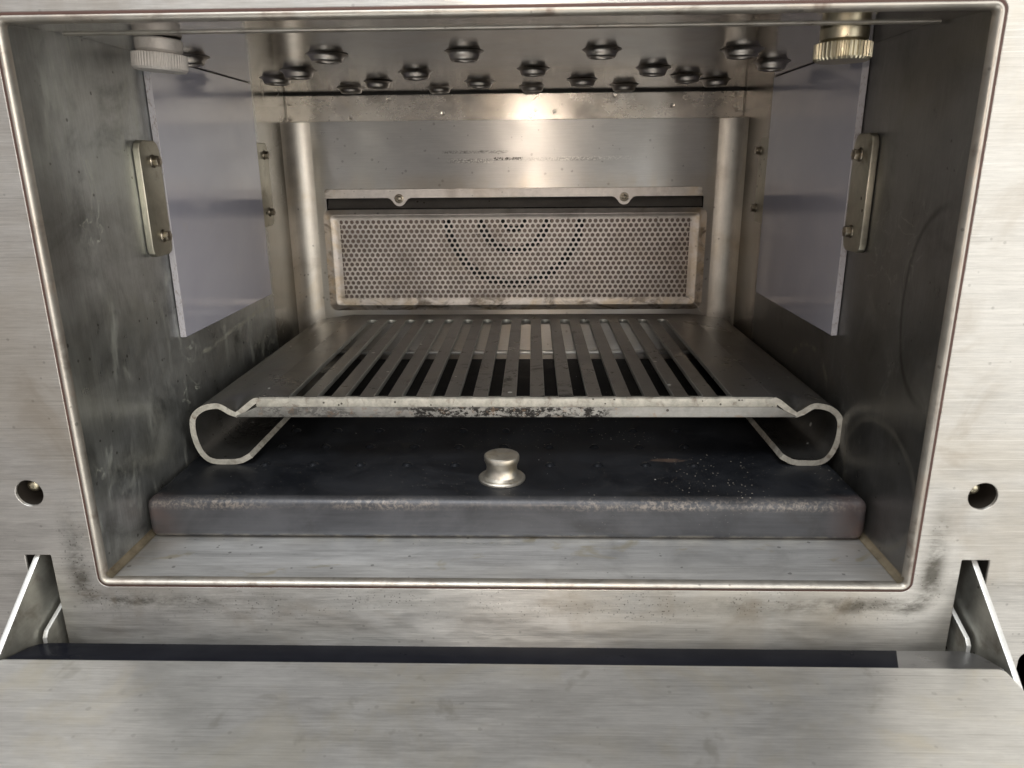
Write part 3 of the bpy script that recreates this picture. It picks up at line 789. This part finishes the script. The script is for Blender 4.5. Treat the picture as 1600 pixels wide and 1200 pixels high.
def vi(i):
    a, b_ = int(i), min(int(i) + 1, 23)
    if i < 15.5 or i > 21.5: return None
    g = lambda k: VI0.get(k, None) if k in VI0 else None
    va, vb = VI0.get(a, .0512 if a <= 15 else .0540), VI0.get(b_, .0540)
    return va + (vb - va) * (i - a)
VI = {k: vi(i) for k, i in enumerate(IDX) if vi(i) is not None}
def offset(path, t):
    res = []
    for i, p in enumerate(path):
        a = Vector(path[max(i - 1, 0)]); c_ = Vector(path[min(i + 1, len(path) - 1)])
        d = (c_ - a).normalized(); nrm = Vector((d.y, -d.x))
        res.append((p[0] + nrm.x * t, p[1] + nrm.y * t))
    return res
def rail(mirror):
    def section(f):
        path = [(p[0], VI[i] * (1 - f) + p[1] * f if i in VI else p[1]) for i, p in enumerate(OUT)]
        if mirror:
            inn = offset(path, .0028)
            fix = lambda q: (-(q[0]) + .0086 + (0.0 if q[0] > -.131 else -.0009 * min(1, (-.131 - q[0]) / .02)), q[1])
            return [fix(q) for q in path], [fix(q) for q in inn]
        return path, offset(path, .0028)
    ys = [YR0, YR0 + .0006, YR0 + .003, YR0 + .006, YR0 + .009, YR0 + .012, YR0 + .016, YR0 + .06, YR0 + .12, YR1 - .012, YR1]
    fs_ = [1, 1, .8, .5, .25, .08, 0, 0, 0, 0, 0]
    b = MB(); rings = []
    for y_, f in zip(ys, fs_):
        o_, i_ = section(f); rings.append([(p[0], y_, p[1]) for p in o_ + i_[::-1]])
    m = len(rings[0]); vs = [v for r in rings for v in r]; fs = []
    for j in range(len(rings) - 1):
        for i in range(m):
            a, c_ = j * m + i, j * m + (i + 1) % m
            fs.append((a, c_, c_ + m, a + m))
    h = m // 2
    for base in (0, (len(rings) - 1) * m):
        for i in range(h - 1):
            fs.append((base + i, base + i + 1, base + m - 2 - i, base + m - 1 - i))
    b.add(vs, fs)
    o = b.build('side_rail', [M['rack'], M['cut']], rack, 40)
    for p in o.data.polygons:
        if p.normal.y < -.7 and p.center.y < YR0 + .001: p.material_index = 1
        elif len(p.vertices) == 4 and p.center.z < .030 and abs(p.center.x - .004) < .1295: p.material_index = 1
    return o
rail(False); rail(True)
# front lip: bright ground edge above, folded-under flange below
b = MB()
xa, xb = -.1190, .1286
N = 50
def lipring(x_, l):
    return [(x_, YR0 + .0030, ZR - .0001), (x_, YR0 + .0009, ZR + .0000), (x_, YR0 + .0001, ZR - .0006), (x_, YR0 - .0004, ZR - .0040), (x_, YR0 - .0001, ZR - .0046), (x_, YR0 + .003, ZR - .0046)]
rings = []
for i in range(N + 1):
    rings.append(lipring(xa + (xb - xa) * i / N, 0))
m = 6; vs = [v for r in rings for v in r]; fs = []
for j in range(N):
    for i in range(m - 1):
        a = j * m + i; fs.append((a, a + 1, a + 1 + m, a + m))
b.add(vs, fs); b.build('cut_edge', M['cut'], rack, 40)
b = MB()
def xz(o): return o
poly = [(-.1190, ZR - .0044), (-.1290, .0452), (-.1298, .0444), (.1384, .0444), (.1376, .0452), (.1286, ZR - .0044)]
b.prism(poly, 'Y', YR0 - .0006, YR0 + .0020)
b.build('folded_lip', M['lip'], rack, 30, .0003, 2)
# a stray glass-like fibre caught at the corner of the screen
b = MB()
pts = [Vector((.1262, .2835, .066)), Vector((.1300, .280, .0635)), Vector((.1335, .2765, .0595)), Vector((.1358, .2740, .0560)), Vector((.1372, .2725, .0545))]
for p, q in zip(pts[:-1], pts[1:]):
    d = (q - p).normalized(); u = d.orthogonal().normalized(); w = d.cross(u); r_ = .00018
    ring = [u * math.cos(t) * r_ + w * math.sin(t) * r_ for t in (0, 1.57, 3.14, 4.71)]
    b.add([p + e for e in ring] + [q + e for e in ring], [(i, (i + 1) % 4, (i + 1) % 4 + 4, i + 4) for i in range(4)])
o = b.build('bristle', M['chalk'], None, 60)
o['label'] = 'thin pale bristle lying between the fan screen corner and the rack'; o['category'] = 'bristle'
